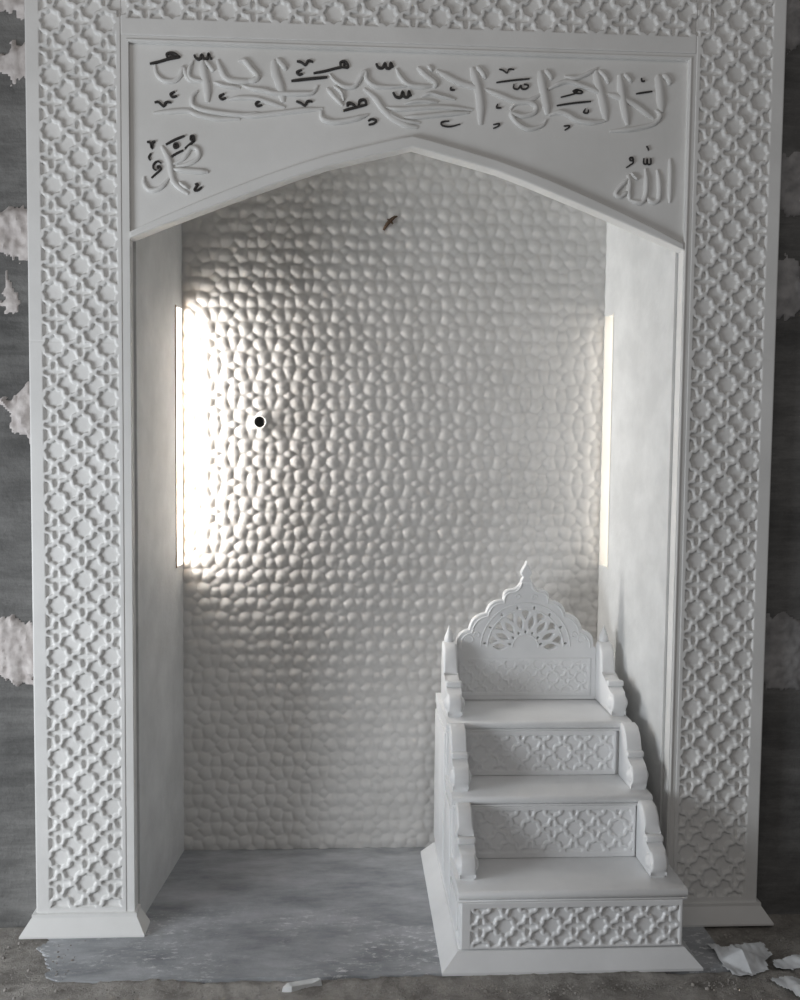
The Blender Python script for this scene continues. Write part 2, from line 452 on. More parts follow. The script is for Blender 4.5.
relief('calligraphy_name', [
    (c7([(215, 160), (262, 240), (300, 330), (312, 420), (340, 520), (410, 590), (485, 640)]), 6),
    (c7([(40, 470), (45, 540), (90, 598), (160, 600), (230, 560), (290, 480)]), 5),
    (c7([(330, 392), (450, 405), (580, 415), (685, 420)]), 5.5),
    (c7([(330, 345), (420, 300), (470, 240), (510, 180), (570, 190), (590, 250), (545, 310), (450, 350), (370, 360)]), 5),
    (c7([(390, 520), (440, 560), (490, 590)]), 4)])
relief('calligraphy_name', [
    (c8([(600, 190), (602, 330), (598, 480), (596, 630)]), 5),
    (c8([(470, 300), (488, 400), (492, 520), (480, 600), (430, 625), (385, 600), (362, 560)]), 5),
    (c8([(350, 290), (362, 400), (355, 540), (320, 620), (260, 625), (200, 600)]), 5),
    (c8([(180, 350), (195, 440), (188, 530), (200, 610)]), 5),
    (c8([(195, 370), (150, 420), (90, 480), (55, 540), (100, 570), (160, 530), (190, 520)]), 4.5),
    (c8([(210, 330), (250, 380), (280, 395)]), 3)])

# ---- marker-pen vowel signs, each its own mark
def mark(T_, lines, w, mat=M_ink):
    if mat is M_ink: w *= 1.15
    bm = bmesh.new()
    for ln in lines: stroke(bm, T_(ln), w*px, .005, PY-.0005, .75, 4, flat=True)
    return bm_obj('diacritic_mark', bm, mat, pan, sm=False)
seen = lambda x, y, s, f=1: [(x, y), (x+s*.12*f, y+s*.5), (x+s*.38, y+s*.5), (x+s*.45, y+s*.05), (x+s*.52, y+s*.48), (x+s*.8, y+s*.42), (x+s*.85, y-s*.05), (x+s, y+s*.15), (x+s*1.05, y+s*.3)]
mark(c1, [[(80, 152), (150, 138), (230, 115), (320, 100)], [(222, 108), (218, 72), (270, 68), (322, 100)], [(235, 95), (300, 95)]], 2.2)
mark(c1, [[(435, 80), (450, 108), (480, 115), (495, 80), (512, 112), (540, 108), (550, 72), (560, 105), (578, 112)]], 2.4)
mark(c1, [[(280, 375), (245, 395), (262, 418), (298, 410)]], 2)
mark(c1, [[(118, 460), (150, 460), (190, 492), (210, 460), (252, 462)]], 2)
mark(c1, [[(675, 392), (638, 412), (655, 435), (690, 425)]], 2)
mark(c2, [[(330, 445), (288, 468), (300, 490), (338, 482)]], 2)
mark(c2, [[(615, 132), (650, 140), (685, 162), (705, 128), (745, 138)]], 2)
mark(c2, [[(655, 200), (615, 220), (635, 240), (662, 232)]], 2)
mark(c2, [[(570, 290), (700, 275), (860, 260)]], 2.3)
mark(c2, [[(610, 452), (645, 465), (680, 485), (700, 452), (740, 455)]], 2)
mark(c3, [[(108, 188), (200, 172), (290, 148), (340, 140)], [(325, 135), (325, 100), (365, 95), (385, 140), (340, 140)], [(345, 115), (365, 120)]], 2)
mark(c3, [[(610, 110), (625, 140), (660, 145), (680, 108), (690, 145), (720, 145), (725, 105), (745, 140)]], 2.4)
mark(c3, [[(345, 488), (430, 465), (530, 440)], [(380, 455), (385, 425), (430, 440), (440, 460)], [(470, 440), (480, 405), (520, 405), (532, 445)]], 2.3)
mark(c3, [[(545, 570), (570, 555), (610, 565), (590, 590), (548, 600)]], 1.8)
mark(c4, [[(105, 300), (125, 335), (165, 340), (180, 295), (195, 335), (225, 335), (230, 292), (248, 330)]], 2.4)
mark(c4, [[(568, 258), (565, 278), (598, 282)]], 1.8, M_ink_thin)
mark(c4, [[(552, 530), (492, 538), (498, 565), (560, 575), (640, 555)]], 1.5, M_ink_thin)
mark(c5, [[(312, 115), (345, 125), (375, 145), (390, 115), (432, 118)]], 1.2, M_ink_thin)
mark(c5, [[(290, 222), (420, 205), (555, 192)]], 1.5, M_ink_thin)
mark(c5, [[(430, 235), (428, 265), (460, 275), (485, 245), (495, 272), (530, 272), (545, 245), (510, 235)]], 1.5, M_ink_thin)
mark(c5, [[(300, 395), (292, 422), (330, 425)]], 1.6, M_ink_thin)
mark(c5, [[(265, 558), (315, 552), (300, 575), (265, 588)]], 1.4, M_ink_thin)
mark(c6, [[(118, 214), (160, 204), (205, 192)], [(185, 180), (205, 170), (235, 178), (240, 190), (210, 192), (190, 180), (215, 182)]], 1.3, M_ink_thin)
mark(c6, [[(95, 262), (190, 248), (290, 238)]], 1.6, M_ink_thin)
mark(c6, [[(258, 280), (248, 300), (272, 304), (275, 285)]], 1.4, M_ink_thin)
mark(c6, [[(135, 378), (168, 378), (160, 390), (140, 402)]], 1.4, M_ink_thin)
mark(c6, [[(578, 105), (582, 122), (598, 122)]], 1.6, M_ink_thin)
mark(c6, [[(548, 194), (590, 188), (640, 181)]], 1.5, M_ink_thin)
mark(c7, [[(260, 148), (350, 100), (448, 60)]], 2)
mark(c7, [[(338, 155), (350, 138), (375, 140), (380, 170), (350, 182), (340, 160), (365, 162)]], 1.8)
mark(c7, [[(315, 268), (370, 235), (435, 205)]], 1.8)
mark(c7, [[(450, 188), (500, 145), (540, 115)], [(505, 100), (510, 65), (540, 65), (540, 115), (510, 100), (530, 85)]], 1.8)
mark(c7, [[(72, 120), (105, 130), (120, 185), (130, 125), (155, 118)]], 2)
mark(c7, [[(112, 235), (90, 275), (105, 305)]], 1.6)
mark(c7, [[(215, 335), (180, 315), (140, 340), (135, 385), (165, 405)], [(115, 482), (160, 440), (205, 400), (205, 370), (175, 365), (185, 395)]], 1.5)
mark(c7, [[(550, 545), (580, 545), (545, 600), (580, 605), (620, 570)]], 1.9)
mark(c8, [[(362, 62), (375, 80), (385, 108)]], 1.3, M_ink_thin)
mark(c8, [[(335, 185), (335, 235), (365, 240), (368, 190), (372, 240), (405, 240), (405, 185)]], 1.5, M_ink_thin)
mark(c8, [[(160, 278), (200, 250), (228, 230), (225, 180), (195, 180), (200, 205), (225, 210)]], 1.4, M_ink_thin)

# ------------------------------------------------------------------ the niche
D = .63
xl0, xl1 = -.8625, -.803; xr0, xr1 = .864, .778
NT = 2.70
def jamb(name, xa, xb, s, wz):
    """side wall of the niche from y=.055 to D with a slit opening next to the back wall"""
    ya, yb = wz; X = lambda y: xa+(xb-xa)*y/D
    t = .09
    bm = bmesh.new()
    def prism(y0, y1, z0, z1):
        pts = [(X(y0), y0), (X(y1), y1), (X(y1)+s*t, y1), (X(y0)+s*t, y0)]
        a = [bm.verts.new((x, y, z0)) for x, y in pts]; b = [bm.verts.new((x, y, z1)) for x, y in pts]
        for k in range(4): bm.faces.new((a[k], a[(k+1) % 4], b[(k+1) % 4], b[k]))
        bm.faces.new(a); bm.faces.new(b)
    prism(.0545, ya, 0, NT); prism(ya, D+.02, 0, SZ0); prism(ya, D+.02, SZ1, NT)
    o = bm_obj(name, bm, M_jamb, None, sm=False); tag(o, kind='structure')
    # slit window: reveal lining and pane
    w = empty('window_1' if s < 0 else 'window_2', (X(yb), (ya+yb)/2, SZ0)); tag(w, kind='structure')
    e = .006
    xo = X(ya)+s*t
    box('window_edge', *sorted((X(ya)-s*.002, xo)), ya-.012 if s < 0 else ya-.004, ya+.001, SZ0-.004, SZ1+.004, M_tan if s < 0 else M_reveal, w)
    box('window_reveal', *sorted((X(D)+s*.001, xo)), D-.012, D+.02, SZ0, SZ1, M_reveal, w)
    box('window_sill', *sorted((X(ya)+s*.001, xo)), ya, D-.002, SZ0-e, SZ0+.002, M_reveal, w)
    box('window_head', *sorted((X(ya)+s*.001, xo)), ya, D-.002, SZ1-.002, SZ1+e, M_reveal, w)
    return o, X
SZ0, SZ1 = 1.105, 2.05
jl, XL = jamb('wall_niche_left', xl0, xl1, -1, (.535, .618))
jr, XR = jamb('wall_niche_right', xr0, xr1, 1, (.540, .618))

# hammered back wall: a real relief of flattened pebble facets
PEB = .0066
def pebble_wall():
    x0, x1, z0, z1 = -.82, .80, 0, NT
    st = .0042
    nx, nz = int((x1-x0)/st)+1, int((z1-z0)/st)+1
    xs = np.linspace(x0, x1, nx); zs = np.linspace(z0, z1, nz)
    gx, gz = np.meshgrid(xs, zs)
    # repeating carved pattern: groups of four domes, a waisted pair between groups, small spikes in the gaps
    CW, CH = .137, .1085
    # (dx, dz, weight, height): weight lets the big domes win ground from the little spikes
    sites = [(.0275, .0285, 0, 1.0), (-.0275, .0285, 0, 1.0), (.0275, -.0285, 0, 1.0), (-.0275, -.0285, 0, 1.0),
             (.0685, .0205, .003, .86), (.0685, -.0205, .003, .86), (0, .001, .007, .66), (0, -.0545, .005, .64), (0, .0545, .005, .60)]
    f1 = np.full(gx.shape, 9.); f2 = f1.copy(); hh = np.zeros(gx.shape); fd = np.full(gx.shape, 9.); R = .060
    j0, j1 = -1, int((z1-z0)/CH)+2; i0, i1 = -1, int((x1-x0)/CW)+2
    for j in range(j0, j1+1):
        for i in range(i0, i1+1):
            cx, cz = x0+(i+.5*(j % 2))*CW, z0+j*CH
            for q, (dx, dz, wt, top) in enumerate(sites):
                if q == 8: continue
                ax = cx+dx+random.uniform(-.0016, .0016); az = cz+dz+random.uniform(-.0016, .0016); top *= random.uniform(.86, 1.1)
                a0, a1 = max(0, int((ax-R-x0)/st)), int((ax+R-x0)/st)+2; b0, b1 = max(0, int((az-R-z0)/st)), int((az+R-z0)/st)+2
                if a1 <= 0 or b1 <= 0 or a0 >= nx or b0 >= nz: continue
                sl = (slice(b0, b1), slice(a0, a1))
                X, Z = gx[sl], gz[sl]
                d = np.hypot((X-ax)*1.04, Z-az)+wt
                new = d < f1[sl]
                f2[sl] = np.where(new, f1[sl], np.minimum(f2[sl], d))
                hh[sl] = np.where(new, top, hh[sl]); fd[sl] = np.where(new, np.hypot(X-ax, (Z-az)*1.22)+wt, fd[sl]); f1[sl] = np.where(new, d, f1[sl])
    e = np.clip((f2-f1)/.020, 0, 1); e = np.sin(e*PI/2)
    dome = np.clip(1-(fd/.0335)**1.6, 0, 1)
    h = PEB*(.2+hh)*(.20*e+.80*dome)
    co = np.stack([gx, D-h, gz], -1).reshape(-1, 3)
    idx = np.arange(nx*nz).reshape(nz, nx)
    f = np.stack([idx[:-1, :-1], idx[:-1, 1:], idx[1:, 1:], idx[1:, :-1]], -1).reshape(-1, 4)
    me = bpy.data.meshes.new('wall_back')
    me.vertices.add(len(co)); me.vertices.foreach_set('co', co.ravel())
    me.loops.add(f.size); me.loops.foreach_set('vertex_index', f.ravel())
    me.polygons.add(len(f)); me.polygons.foreach_set('loop_start', np.arange(0, f.size, 4)); me.polygons.foreach_set('loop_total', np.full(len(f), 4))
    me.update(calc_edges=True); me.validate()
    me.polygons.foreach_set('use_smooth', np.ones(len(f), bool))
    return me
wb = link('wall_back', pebble_wall(), M_pebble); tag(wb, kind='structure')
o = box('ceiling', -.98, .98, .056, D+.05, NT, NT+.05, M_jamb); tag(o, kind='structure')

# daylight reaching the slits
def area(name, loc, target, sx, sy, e, col, spread=PI):
    l = bpy.data.lights.new(name, 'AREA'); l.shape = 'RECTANGLE'; l.spread = spread; l.size = sx; l.size_y = sy; l.energy = e; l.color = col
    ob = bpy.data.objects.new(name, l); COL.objects.link(ob); ob.location = loc
    d = (Vector(target)-Vector(loc)).normalized(); ob.rotation_euler = d.to_track_quat('-Z', 'Y').to_euler(); return ob
area('daylight_left_slit', (xl1-.115, .575, 1.58), (0, .575, 1.58), .09, .98, 16.5, (1, .97, .93), 2.8)
area('daylight_right_slit', (xr1+.125, .57, 1.58), (0, .57, 1.58), .09, .98, 1.2, (1, .97, .93), 2.85)

# ------------------------------------------------------------------ cement walls either side, floor
o = box('wall_left', -3.2, -A+.10, .056, .2, -.02, 3.4, M_cement); tag(o, kind='structure')
o = box('wall_right', A-.10, 3.2, .056, .2, -.02, 3.4, M_cement); tag(o, kind='structure')
o = box('wall_above', -A+.101, A-.101, .0665, .2, NT+.051, 3.4, M_cement); tag(o, kind='structure')

def rough_ground():
    x0, x1, y0, y1, st = -2.2, 2.2, -1.2, .056, .012
    nx, ny = int((x1-x0)/st)+1, int((y1-y0)/st)+1
    vs, fs = [], []
    for j in range(ny):
        for i in range(nx):
            x, y = x0+i*st, y0+j*st
            h = -.010+.009*noise.fractal(Vector((x*9, y*9, 3)), 1, 2.1, 4)+.004*noise.noise(Vector((x*45, y*45, 1)))
            d = -.305+.012*math.sin(x*5)+.02*noise.noise(Vector((x*3, 7, 1)))-y
            if d > 0: h += .010*math.exp(-(d/.05)**2)
            else: h = min(h, -.006)
            if x < -.98 and y > -.32: h = min(max(h, -.01)+.004, .0)
            if x > .86 and y > -.1: h = min(h, -.003)
            vs.append((x, y, min(h, .004)))
    for j in range(ny-1):
        for i in range(nx-1):
            a = j*nx+i; fs.append((a, a+1, a+nx+1, a+nx))
    me = bpy.data.meshes.new('floor'); me.from_pydata(vs, [], fs); smooth(me, 60)
    return me
g = link('floor', rough_ground(), M_ground); tag(g, kind='structure')
bm = bmesh.new()
# smooth slab with a ragged left end
pts = []
for k in range(60):
    x = -1.02+2.0*k/59; pts.append((x, -.300+.010*noise.noise(Vector((x*6, 1, 0)))+.004*noise.noise(Vector((x*40, 1, 0)))))
pts += [(.98, .05), (.93, .7), (-.95, .7), (-1.0, .05)]
for k in range(41):
    u = k/40; pts.append((-1.13+.10*u*u+.05*noise.noise(Vector((u*5, 4, 0)))+.016*noise.noise(Vector((u*22, 9, 0))), -.02-.27*u))
a = [bm.verts.new((x, y, -.03)) for x, y in pts]; b = [bm.verts.new((x, y, 0)) for x, y in pts]
bm.faces.new(a[::-1]); bm.faces.new(b)
for k in range(len(pts)): bm.faces.new((a[k], a[(k+1) % len(pts)], b[(k+1) % len(pts)], b[k]))
o = bm_obj('floor_slab', bm, M_slab, None, sm=False); tag(o, kind='structure')

# ------------------------------------------------------------------ minbar
mb = empty('minbar_pulpit', (.49, .1, 0))
tag(mb, 'white marble minbar with three steps and a pierced scalloped backrest', 'minbar')
X0, X1 = .150, .832
H = [.238, .443, .631]; Yf = [-.262, -.030, .165]; YB = .54; YR = .425
# foot: flared plinth all round
bm = bmesh.new()
fl = .050
lv = [(fl, 0), (fl, .008), (.012, .046), (.006, .053), (0, .055)]
rings = [[bm.verts.new(v) for v in ((X0-d*1.1, Yf[0]-.004-d*.92, z), (X1+d, Yf[0]-.004-d*.92, z), (X1+d*.5, YB+d*.6, z), (X0-d, YB+d*.6, z))] for d, z in lv]
for a_, b_ in zip(rings, rings[1:]):
    for k in range(4): bm.faces.new((a_[k], a_[(k+1) % 4], b_[(k+1) % 4], b_[k]))
bm.faces.new(rings[0]); bm.faces.new(rings[-1])
bm_obj('plinth', bm, M_mimbar, mb, ang=25)
TT = .036
body = [(Yf[0], .05), (Yf[0], H[0]-TT+.004), (Yf[1], H[0]-TT+.004), (Yf[1], H[1]-TT+.004), (Yf[2], H[1]-TT+.004), (Yf[2], H[2]-TT+.004), (YB, H[2]-TT+.004), (YB, .05)]
XR1 = [X1, .796, .780]
bm = bmesh.new()
add_box(bm, X0, XR1[0], Yf[0], Yf[1]+.003, .05, H[0]-TT+.004, .003)
add_box(bm, X0, XR1[1], Yf[1], Yf[2]+.003, .05, H[1]-TT+.004, .003)
add_box(bm, X0, XR1[2], Yf[2], YB, .05, H[2]-TT+.004, .003)
bm_obj('body', bm, M_mimbar, mb)
# treads with rounded noses
yb_ = [Yf[1]+.002, Yf[2]+.002, YB]
for k in range(3):
    yf = Yf[k]-.020; z1 = H[k]; z0 = z1-TT
    nose = [(yb_[k], z0), (yf+.010, z0), (yf+.006, z0+.006), (yf+.008, z0+.009)]
    for a in range(9): t = -PI/2+PI*a/8; nose.append((yf+.013-.013*math.cos(t), z0+.023+.013*math.sin(t)))
    nose.append((yb_[k], z1))
    side_plate('tread', nose, X0-(.006, .003, .003)[k], XR1[k]-X0+(.014, .005, .005)[k], .001, M_mimbar, mb, 1)
# lattice risers
XI0, XI1 = .205, [.832, .748, .733]
PM = .142
def riser(x0, x1, z0, z1, sx, sz, fx0, fx1, fz0, fz1, y, dep):
    fn = lambda x, z: carve(np.maximum(tile_sd(x, z, sx, sz, PM), box_sd(x, z, fx0, fx1, fz0, fz1)), dep, .0034)
    return relief_plate('riser_panel', x0, x1, z0, z1, y, .0125, .0022, fn, M_mimbar, mb)
riser(X0+.004, X1-.004, .060, H[0]-TT+.001, .285, .126, .182, .818, .066, .185, Yf[0]-.012, .0070)
riser(XI0+.002, XI1[1]-.002, H[0]+.001, H[1]-TT+.001, .262, .334, .216, .738, .256, .396, Yf[1]-.012, .0048)
riser(XI0+.002, XI1[2]-.002, H[1]+.001, H[2]-TT+.001, .262, .522, .216, .722, .460, .582, Yf[2]-.012, .0048)

# backrest: scalloped crown, pierced rosette, faint lattice below
xc = .4620; zb = H[2]; zs = .843
half = [(0, 1.143), (.006, 1.128), (.016, 1.112), (.021, 1.100), (.017, 1.090), (.012, 1.084), (.018, 1.074), (.022, 1.062), (.032, 1.049), (.046, 1.040)]
def lobe(a, b, bulge, n=6):
    out = []
    for k in range(1, n+1):
        t = k/n; x = a[0]+(b[0]-a[0])*t; z = a[1]+(b[1]-a[1])*t
        dx, dz = b[0]-a[0], b[1]-a[1]; L = math.hypot(dx, dz); q = bulge*4*t*(1-t)
        out.append((x-dz/L*q, z+dx/L*q))
    return out
cusps = [(.046, 1.040), (.084, 1.001), (.147, .953), (.208, .892), (.252, .836)]
for a_, b_ in zip(cusps, cusps[1:]): half += lobe(a_, b_, .016)
# rosette pocket shapes (local around rosette centre)
rc = (xc, .826)
holes = []
def lens(r0, r1, w, ang, n=7):
    c, s = math.cos(ang), math.sin(ang); o = []
    for k in range(n+1): t = k/n; o.append((r0+(r1-r0)*t, w*math.sin(PI*t)))
    for k in range(1, n): t = 1-k/n; o.append((r0+(r1-r0)*t, -w*math.sin(PI*t)))
    return [(rc[0]+c*x-s*y, rc[1]+s*x+c*y) for x, y in o]
def tri(r0, r1, w, ang):
    c, s = math.cos(ang), math.sin(ang); o = [(r0, 0), (r1-.006, w), (r1, w*.6), (r1+.003, 0), (r1, -w*.6), (r1-.006, -w)]
    return [(rc[0]+c*x-s*y, rc[1]+s*x+c*y) for x, y in o]
for k in range(8):
    a = math.radians(0+180/7*k) if 0 < k < 7 else math.radians(2 if k == 0 else 178)
    holes.append(lens(.068, .118, .0105, a))
for k in range(7):
    a = math.radians(180/7*(k+.5)); holes.append(tri(.102, .134, .015, a))
for k in range(7):
    a = math.radians(180/7*(k+.5)); holes.append(lens(.052, .064, .0035, a, 4))
for k in range(8):
    a = math.radians(6+168/7*k); holes.append(lens(.143, .155, .0035, a, 4))
out = [(xc+x, z) for x, z in half]+[(xc+.252, zs-.012), (xc+.262, zs-.02), (xc+.264, zb+.001)]
out += [(xc-.258, zb+.001), (xc-.258, zs-.02), (xc-.252, zs-.012)]+[(xc-x, z) for x, z in half[::-1][:-1]]
# the lower field of faint lattice as shallow pockets in a facing plate
back = plate('backrest', [out]+holes, YR, .032, .004, M_mimbar, mb)
fn = lambda x, z: carve(np.maximum(tile_sd(x, z, xc-.213, .715, PM*.74), box_sd(x, z, xc-.232, xc+.232, .660, .778)), .004, .004)
relief_plate('lattice_facing', xc-.243, xc+.243, .648, .788, YR-.003, .006, .0022, fn, M_mimbar, back)
# raised rim following the scallops and arcs round the rosette
bm = bmesh.new()
rim = [(xc-x*.945, 0, z-.012) for x, z in half[6:][::-1]]+[(xc+x*.945, 0, z-.012) for x, z in half[6:]]
tube(bm, [(x, YR, z) for x, _, z in rim], .0035, 6)
for rr in (.140, .164, .048):
    tube(bm, [(rc[0]+rr*math.cos(t), YR, rc[1]+rr*math.sin(t)) for t in np.linspace(.02, PI-.02, 40)], .0028, 6)
# leaf scrolls in the shoulders and below the finial
for s in (-1, 1):
    for cx_, cz_, r_ in ((.205, .855, .017), (.178, .872, .012), (.030, 1.012, .010)):
        tube(bm, [(xc+s*(cx_+r_*math.cos(t)*(1-t*.08)), YR, cz_+r_*math.sin(t)*(1-t*.08)) for t in np.linspace(0, 5.2, 18)], .0026, 6)
bm_obj('carved_tracery', bm, M_mimbar, back)

# side rails: a post with a scroll at its foot on each side of each tread
def rail(x0, yfr, yba, z, top, finial=False):
    w = .050
    a, b = yfr, yba
    cyy, czz, rr = a+.036, z+.047, .036
    prof = [(b, z), (b, z+top-.016), (b-.016, z+top), (b-.052, z+top-.004), (b-.078, z+top-.026), (b-.090, z+top*.74), (b-.095, z+.122),
            (b-.097, z+.114), (a+.080, z+.112), (a+.076, z+.100), (a+.064, z+.094), (a+.052, z+.090)]
    prof += [(cyy+rr*math.cos(t), czz+rr*math.sin(t)) for t in np.linspace(math.radians(100), math.radians(228), 10)]
    prof += [(a+.020, z+.010), (a+.022, z)]
    bm = bmesh.new()
    f0 = [bm.verts.new((x0, y, zz)) for y, zz in prof]; f1 = [bm.verts.new((x0+w, y, zz)) for y, zz in prof]
    A_, B_ = bm.faces.new(f0), bm.faces.new(f1[::-1])
    for k in range(len(prof)): bm.faces.new((f0[k], f1[k], f1[(k+1) % len(prof)], f0[(k+1) % len(prof)]))
    es = list({e for f in (A_, B_) for e in f.edges})
    bmesh.ops.bevel(bm, geom=es, offset=.009, segments=3, affect='EDGES', profile=.5, clamp_overlap=True)
    o = bm_obj('side_rail', bm, M_mimbar, mb, ang=40)
    # carved scroll at the foot
    bm = bmesh.new()
    cx_ = x0+w/2
    ball(bm, (cx_, cyy, czz-.002), .034, 1.08, 1.0, 1.02)
    add_box(bm, x0-.003, x0+w+.005, a+.058, a+.084, z+.094, z+.115, .007, 3)
    ball(bm, (cx_, a+.036, z+.012), .017, 1.5, 1.0, .7)
    bm_obj('scroll', bm, M_mimbar, o, ang=180)
    if finial:
        bm = bmesh.new()
        zt = z+top-.006
        lathe(bm, cx_, b-.022, [(.012, zt-.012), (.012, zt), (.017, zt+.006), (.018, zt+.014), (.015, zt+.026), (.009, zt+.040), (.004, zt+.052), (.0008, zt+.064)], 16)
        bm_obj('finial', bm, M_mimbar, o, ang=60)
    return o
for k, (yf, yb) in enumerate(((Yf[0]+.045, Yf[1]+.0), (Yf[1]+.015, Yf[2]+.0), (Yf[2]+.02, YR+.015))):
    tp = (.192, .186, .222)[k]
    rail(.156, yf, yb-.0085 if k < 2 else yb, H[k], tp, k == 2)
    rail((.740, .733, .716)[k]+.008, yf, yb-.0085 if k < 2 else yb, H[k], tp, k == 2)
# framed panels on the open left side
for y0, y1, z0, z1 in ((Yf[0]+.03, Yf[1]-.02, .095, H[0]-.05), (Yf[1]+.02, Yf[2]-.02, .095, H[1]-.05), (Yf[2]+.02, YB-.03, .095, H[2]-.05)):
    box('side_panel', X0-.007, X0+.002, y0, y1, z0, z1, M_mimbar, mb, .004)

# ------------------------------------------------------------------ small things
t = empty('conduit_opening', (-.517, D-.012, 1.638)); tag(t, 'round black conduit opening in the hammered back wall, left of centre', 'conduit')
bm = bmesh.new()
N = 28
prof = [(.026, .004), (.026, -.006), (.022, -.009), (.0195, -.006), (.0195, .012)]
rings = [[bm.verts.new((-.517+r*math.cos(2*PI*k/N), D-.008+y, 1.638+r*math.sin(2*PI*k/N))) for k in range(N)] for r, y in prof]
for a_, b_ in zip(rings, rings[1:]):
    for k in range(N): bm.faces.new((a_[k], a_[(k+1) % N], b_[(k+1) % N], b_[k]))
bm_obj('rim', bm, M_white, t, ang=50)
bm = bmesh.new()
rings = [[bm.verts.new((-.517+r*math.cos(2*PI*k/N), D-.008+y, 1.638+r*math.sin(2*PI*k/N))) for k in range(N)] for r, y in [(.0196, -.004), (.017, -.0045), (.013, -.001), (.005, -.002)]]
for a_, b_ in zip(rings, rings[1:]):
    for k in range(N): bm.faces.new((a_[k], a_[(k+1) % N], b_[(k+1) % N], b_[k]))
bm.faces.new(rings[-1])
bm_obj('hole_shade_disc', bm, M_black, t, ang=50)  # black disc standing in for the shaded depth of the hole

bm = bmesh.new()
tube(bm, [(-.062, D-.012, 2.352), (-.050, D-.018, 2.372), (-.036, D-.020, 2.388), (-.020, D-.014, 2.402), (-.012, D-.010, 2.404)], [.004, .007, .0075, .005, .003], 7)
tube(bm, [(-.048, D-.014, 2.392), (-.036, D-.020, 2.386), (-.028, D-.018, 2.374)], [.003, .005, .003], 6)
o = bm_obj('wall_hook', bm, M_rust, None); tag(o, 'small rusty metal hook near the top of the hammered back wall', 'hook')

def dab(pxpts, mat, label, thick=.022, rough=1.0, seed=0, sign=1):
    """ragged lump of setting plaster stuck on the cement wall, outline traced on the wall plane"""
    pl = np.array([on_plane(a, b, .055) for a, b in pxpts])
    st = .006
    x0, z0 = pl.min(0)-.01; x1, z1 = pl.max(0)+.01
    nx, nz = int((x1-x0)/st)+1, int((z1-z0)/st)+1
    gx, gz = np.meshgrid(np.linspace(x0, x1, nx), np.linspace(z0, z1, nz))
    ins = np.zeros(gx.shape, bool); dist = np.full(gx.shape, 9.)
    wx = gx+np.array([[.020*noise.fractal(Vector((gx[j, i]*30+seed, gz[j, i]*30, 2)), 1, 2.2, 4) for i in range(nx)] for j in range(nz)])
    wz = gz+np.array([[.020*noise.fractal(Vector((gx[j, i]*30, gz[j, i]*30+seed, 9)), 1, 2.2, 4) for i in range(nx)] for j in range(nz)])
    for k in range(len(pl)):
        a, b = pl[k-1], pl[k]
        c = ((a[1] > wz) != (b[1] > wz)); 
        with np.errstate(divide='ignore', invalid='ignore'):
            xi = (b[0]-a[0])*(wz-a[1])/(b[1]-a[1]+1e-12)+a[0]
        ins ^= c & (wx < xi)
        ab = b-a; tt = np.clip(((wx-a[0])*ab[0]+(wz-a[1])*ab[1])/(ab@ab+1e-12), 0, 1)
        dist = np.minimum(dist, np.hypot(wx-a[0]-tt*ab[0], wz-a[1]-tt*ab[1]))
    ins &= np.abs(gx) > A+.0005
    nn = np.array([[noise.fractal(Vector((gx[j, i]*22, gz[j, i]*(14 if sign > 0 else 30), seed)), 1, 2.2, 5) for i in range(nx)] for j in range(nz)])
    h = np.where(ins, thick*np.clip(dist/.025, 0, 1)**.5*(.55+.75*rough*nn)+.002, -.004)
    vs = np.stack([gx, .056-h, gz], -1).reshape(-1, 3)
    idx = np.arange(nx*nz).reshape(nz, nx); fs = []
    for j in range(nz-1):
        for i in range(nx-1):
            if ins[j:j+2, i:i+2].any(): fs.append((int(idx[j, i]), int(idx[j, i+1]), int(idx[j+1, i+1]), int(idx[j+1, i])))
    me = bpy.data.meshes.new('plaster_dab'); me.from_pydata(vs.tolist(), [], fs)
    bm = bmesh.new(); bm.from_mesh(me); bmesh.ops.delete(bm, geom=[v for v in bm.verts if not v.link_faces], context='VERTS'); bm.to_mesh(me); bm.free()
    smooth(me, 50)
    o = link('plaster_dab', me, mat); tag(o, label, 'plaster', 'setting plaster dabs beside the surround'); return o
dab([(-20, -20), (30, -20), (24, 24), (18, 12), (0, 10), (-20, 12)], M_dab, 'cream plaster dab at the very top left, beside the surround corner', seed=1)
dab([(8, 50), (14, 42), (30, 46), (32, 74), (22, 78), (12, 84), (8, 74), (-8, 72), (-8, 60)], M_dab, 'fist-sized pinkish plaster dab, second from the top left of the surround', seed=2)
dab([(-8, 214), (18, 203), (38, 210), (38, 258), (24, 262), (-8, 248)], M_dab, 'wide pinkish plaster dab on the left wall just above the small triangular one', seed=3, thick=.028)
dab([(4, 268), (10, 284), (16, 292), (20, 313), (4, 314), (2, 300), (5, 290)], M_dab, 'small triangular plaster dab on the left wall', seed=4, thick=.012)
dab([(0, 400), (16, 394), (22, 384), (44, 378), (44, 444), (28, 438), (10, 430), (10, 412)], M_dab, 'flaky plaster dab halfway up the left wall, touching the surround', seed=5, thick=.03)
dab([(-8, 624), (10, 617), (24, 620), (44, 636), (44, 680), (22, 684), (-8, 676)], M_dab, 'lowest plaster dab on the left wall', seed=6, thick=.026)
dab([(782, -20), (830, -20), (830, 40), (800, 45), (780, 52)], M_dab_grey, 'grey plaster smear at the top right corner of the surround', seed=7, sign=-1)
dab([(774, 158), (800, 150), (830, 160), (830, 200), (790, 215), (772, 200)], M_dab_grey, 'greyish plaster smear on the right wall, second from the top', seed=8, thick=.012, sign=-1)
dab([(770, 262), (795, 255), (805, 280), (802, 305), (790, 318), (768, 322)], M_dab_grey, 'pale oval plaster smear on the upper right wall, third from the top', seed=9, thick=.014, sign=-1)
dab([(755, 622), (785, 612), (830, 640), (830, 662), (800, 690), (768, 688), (752, 680)], M_dab_grey, 'swirled grey plaster smear low on the right wall', seed=10, thick=.012, sign=-1)

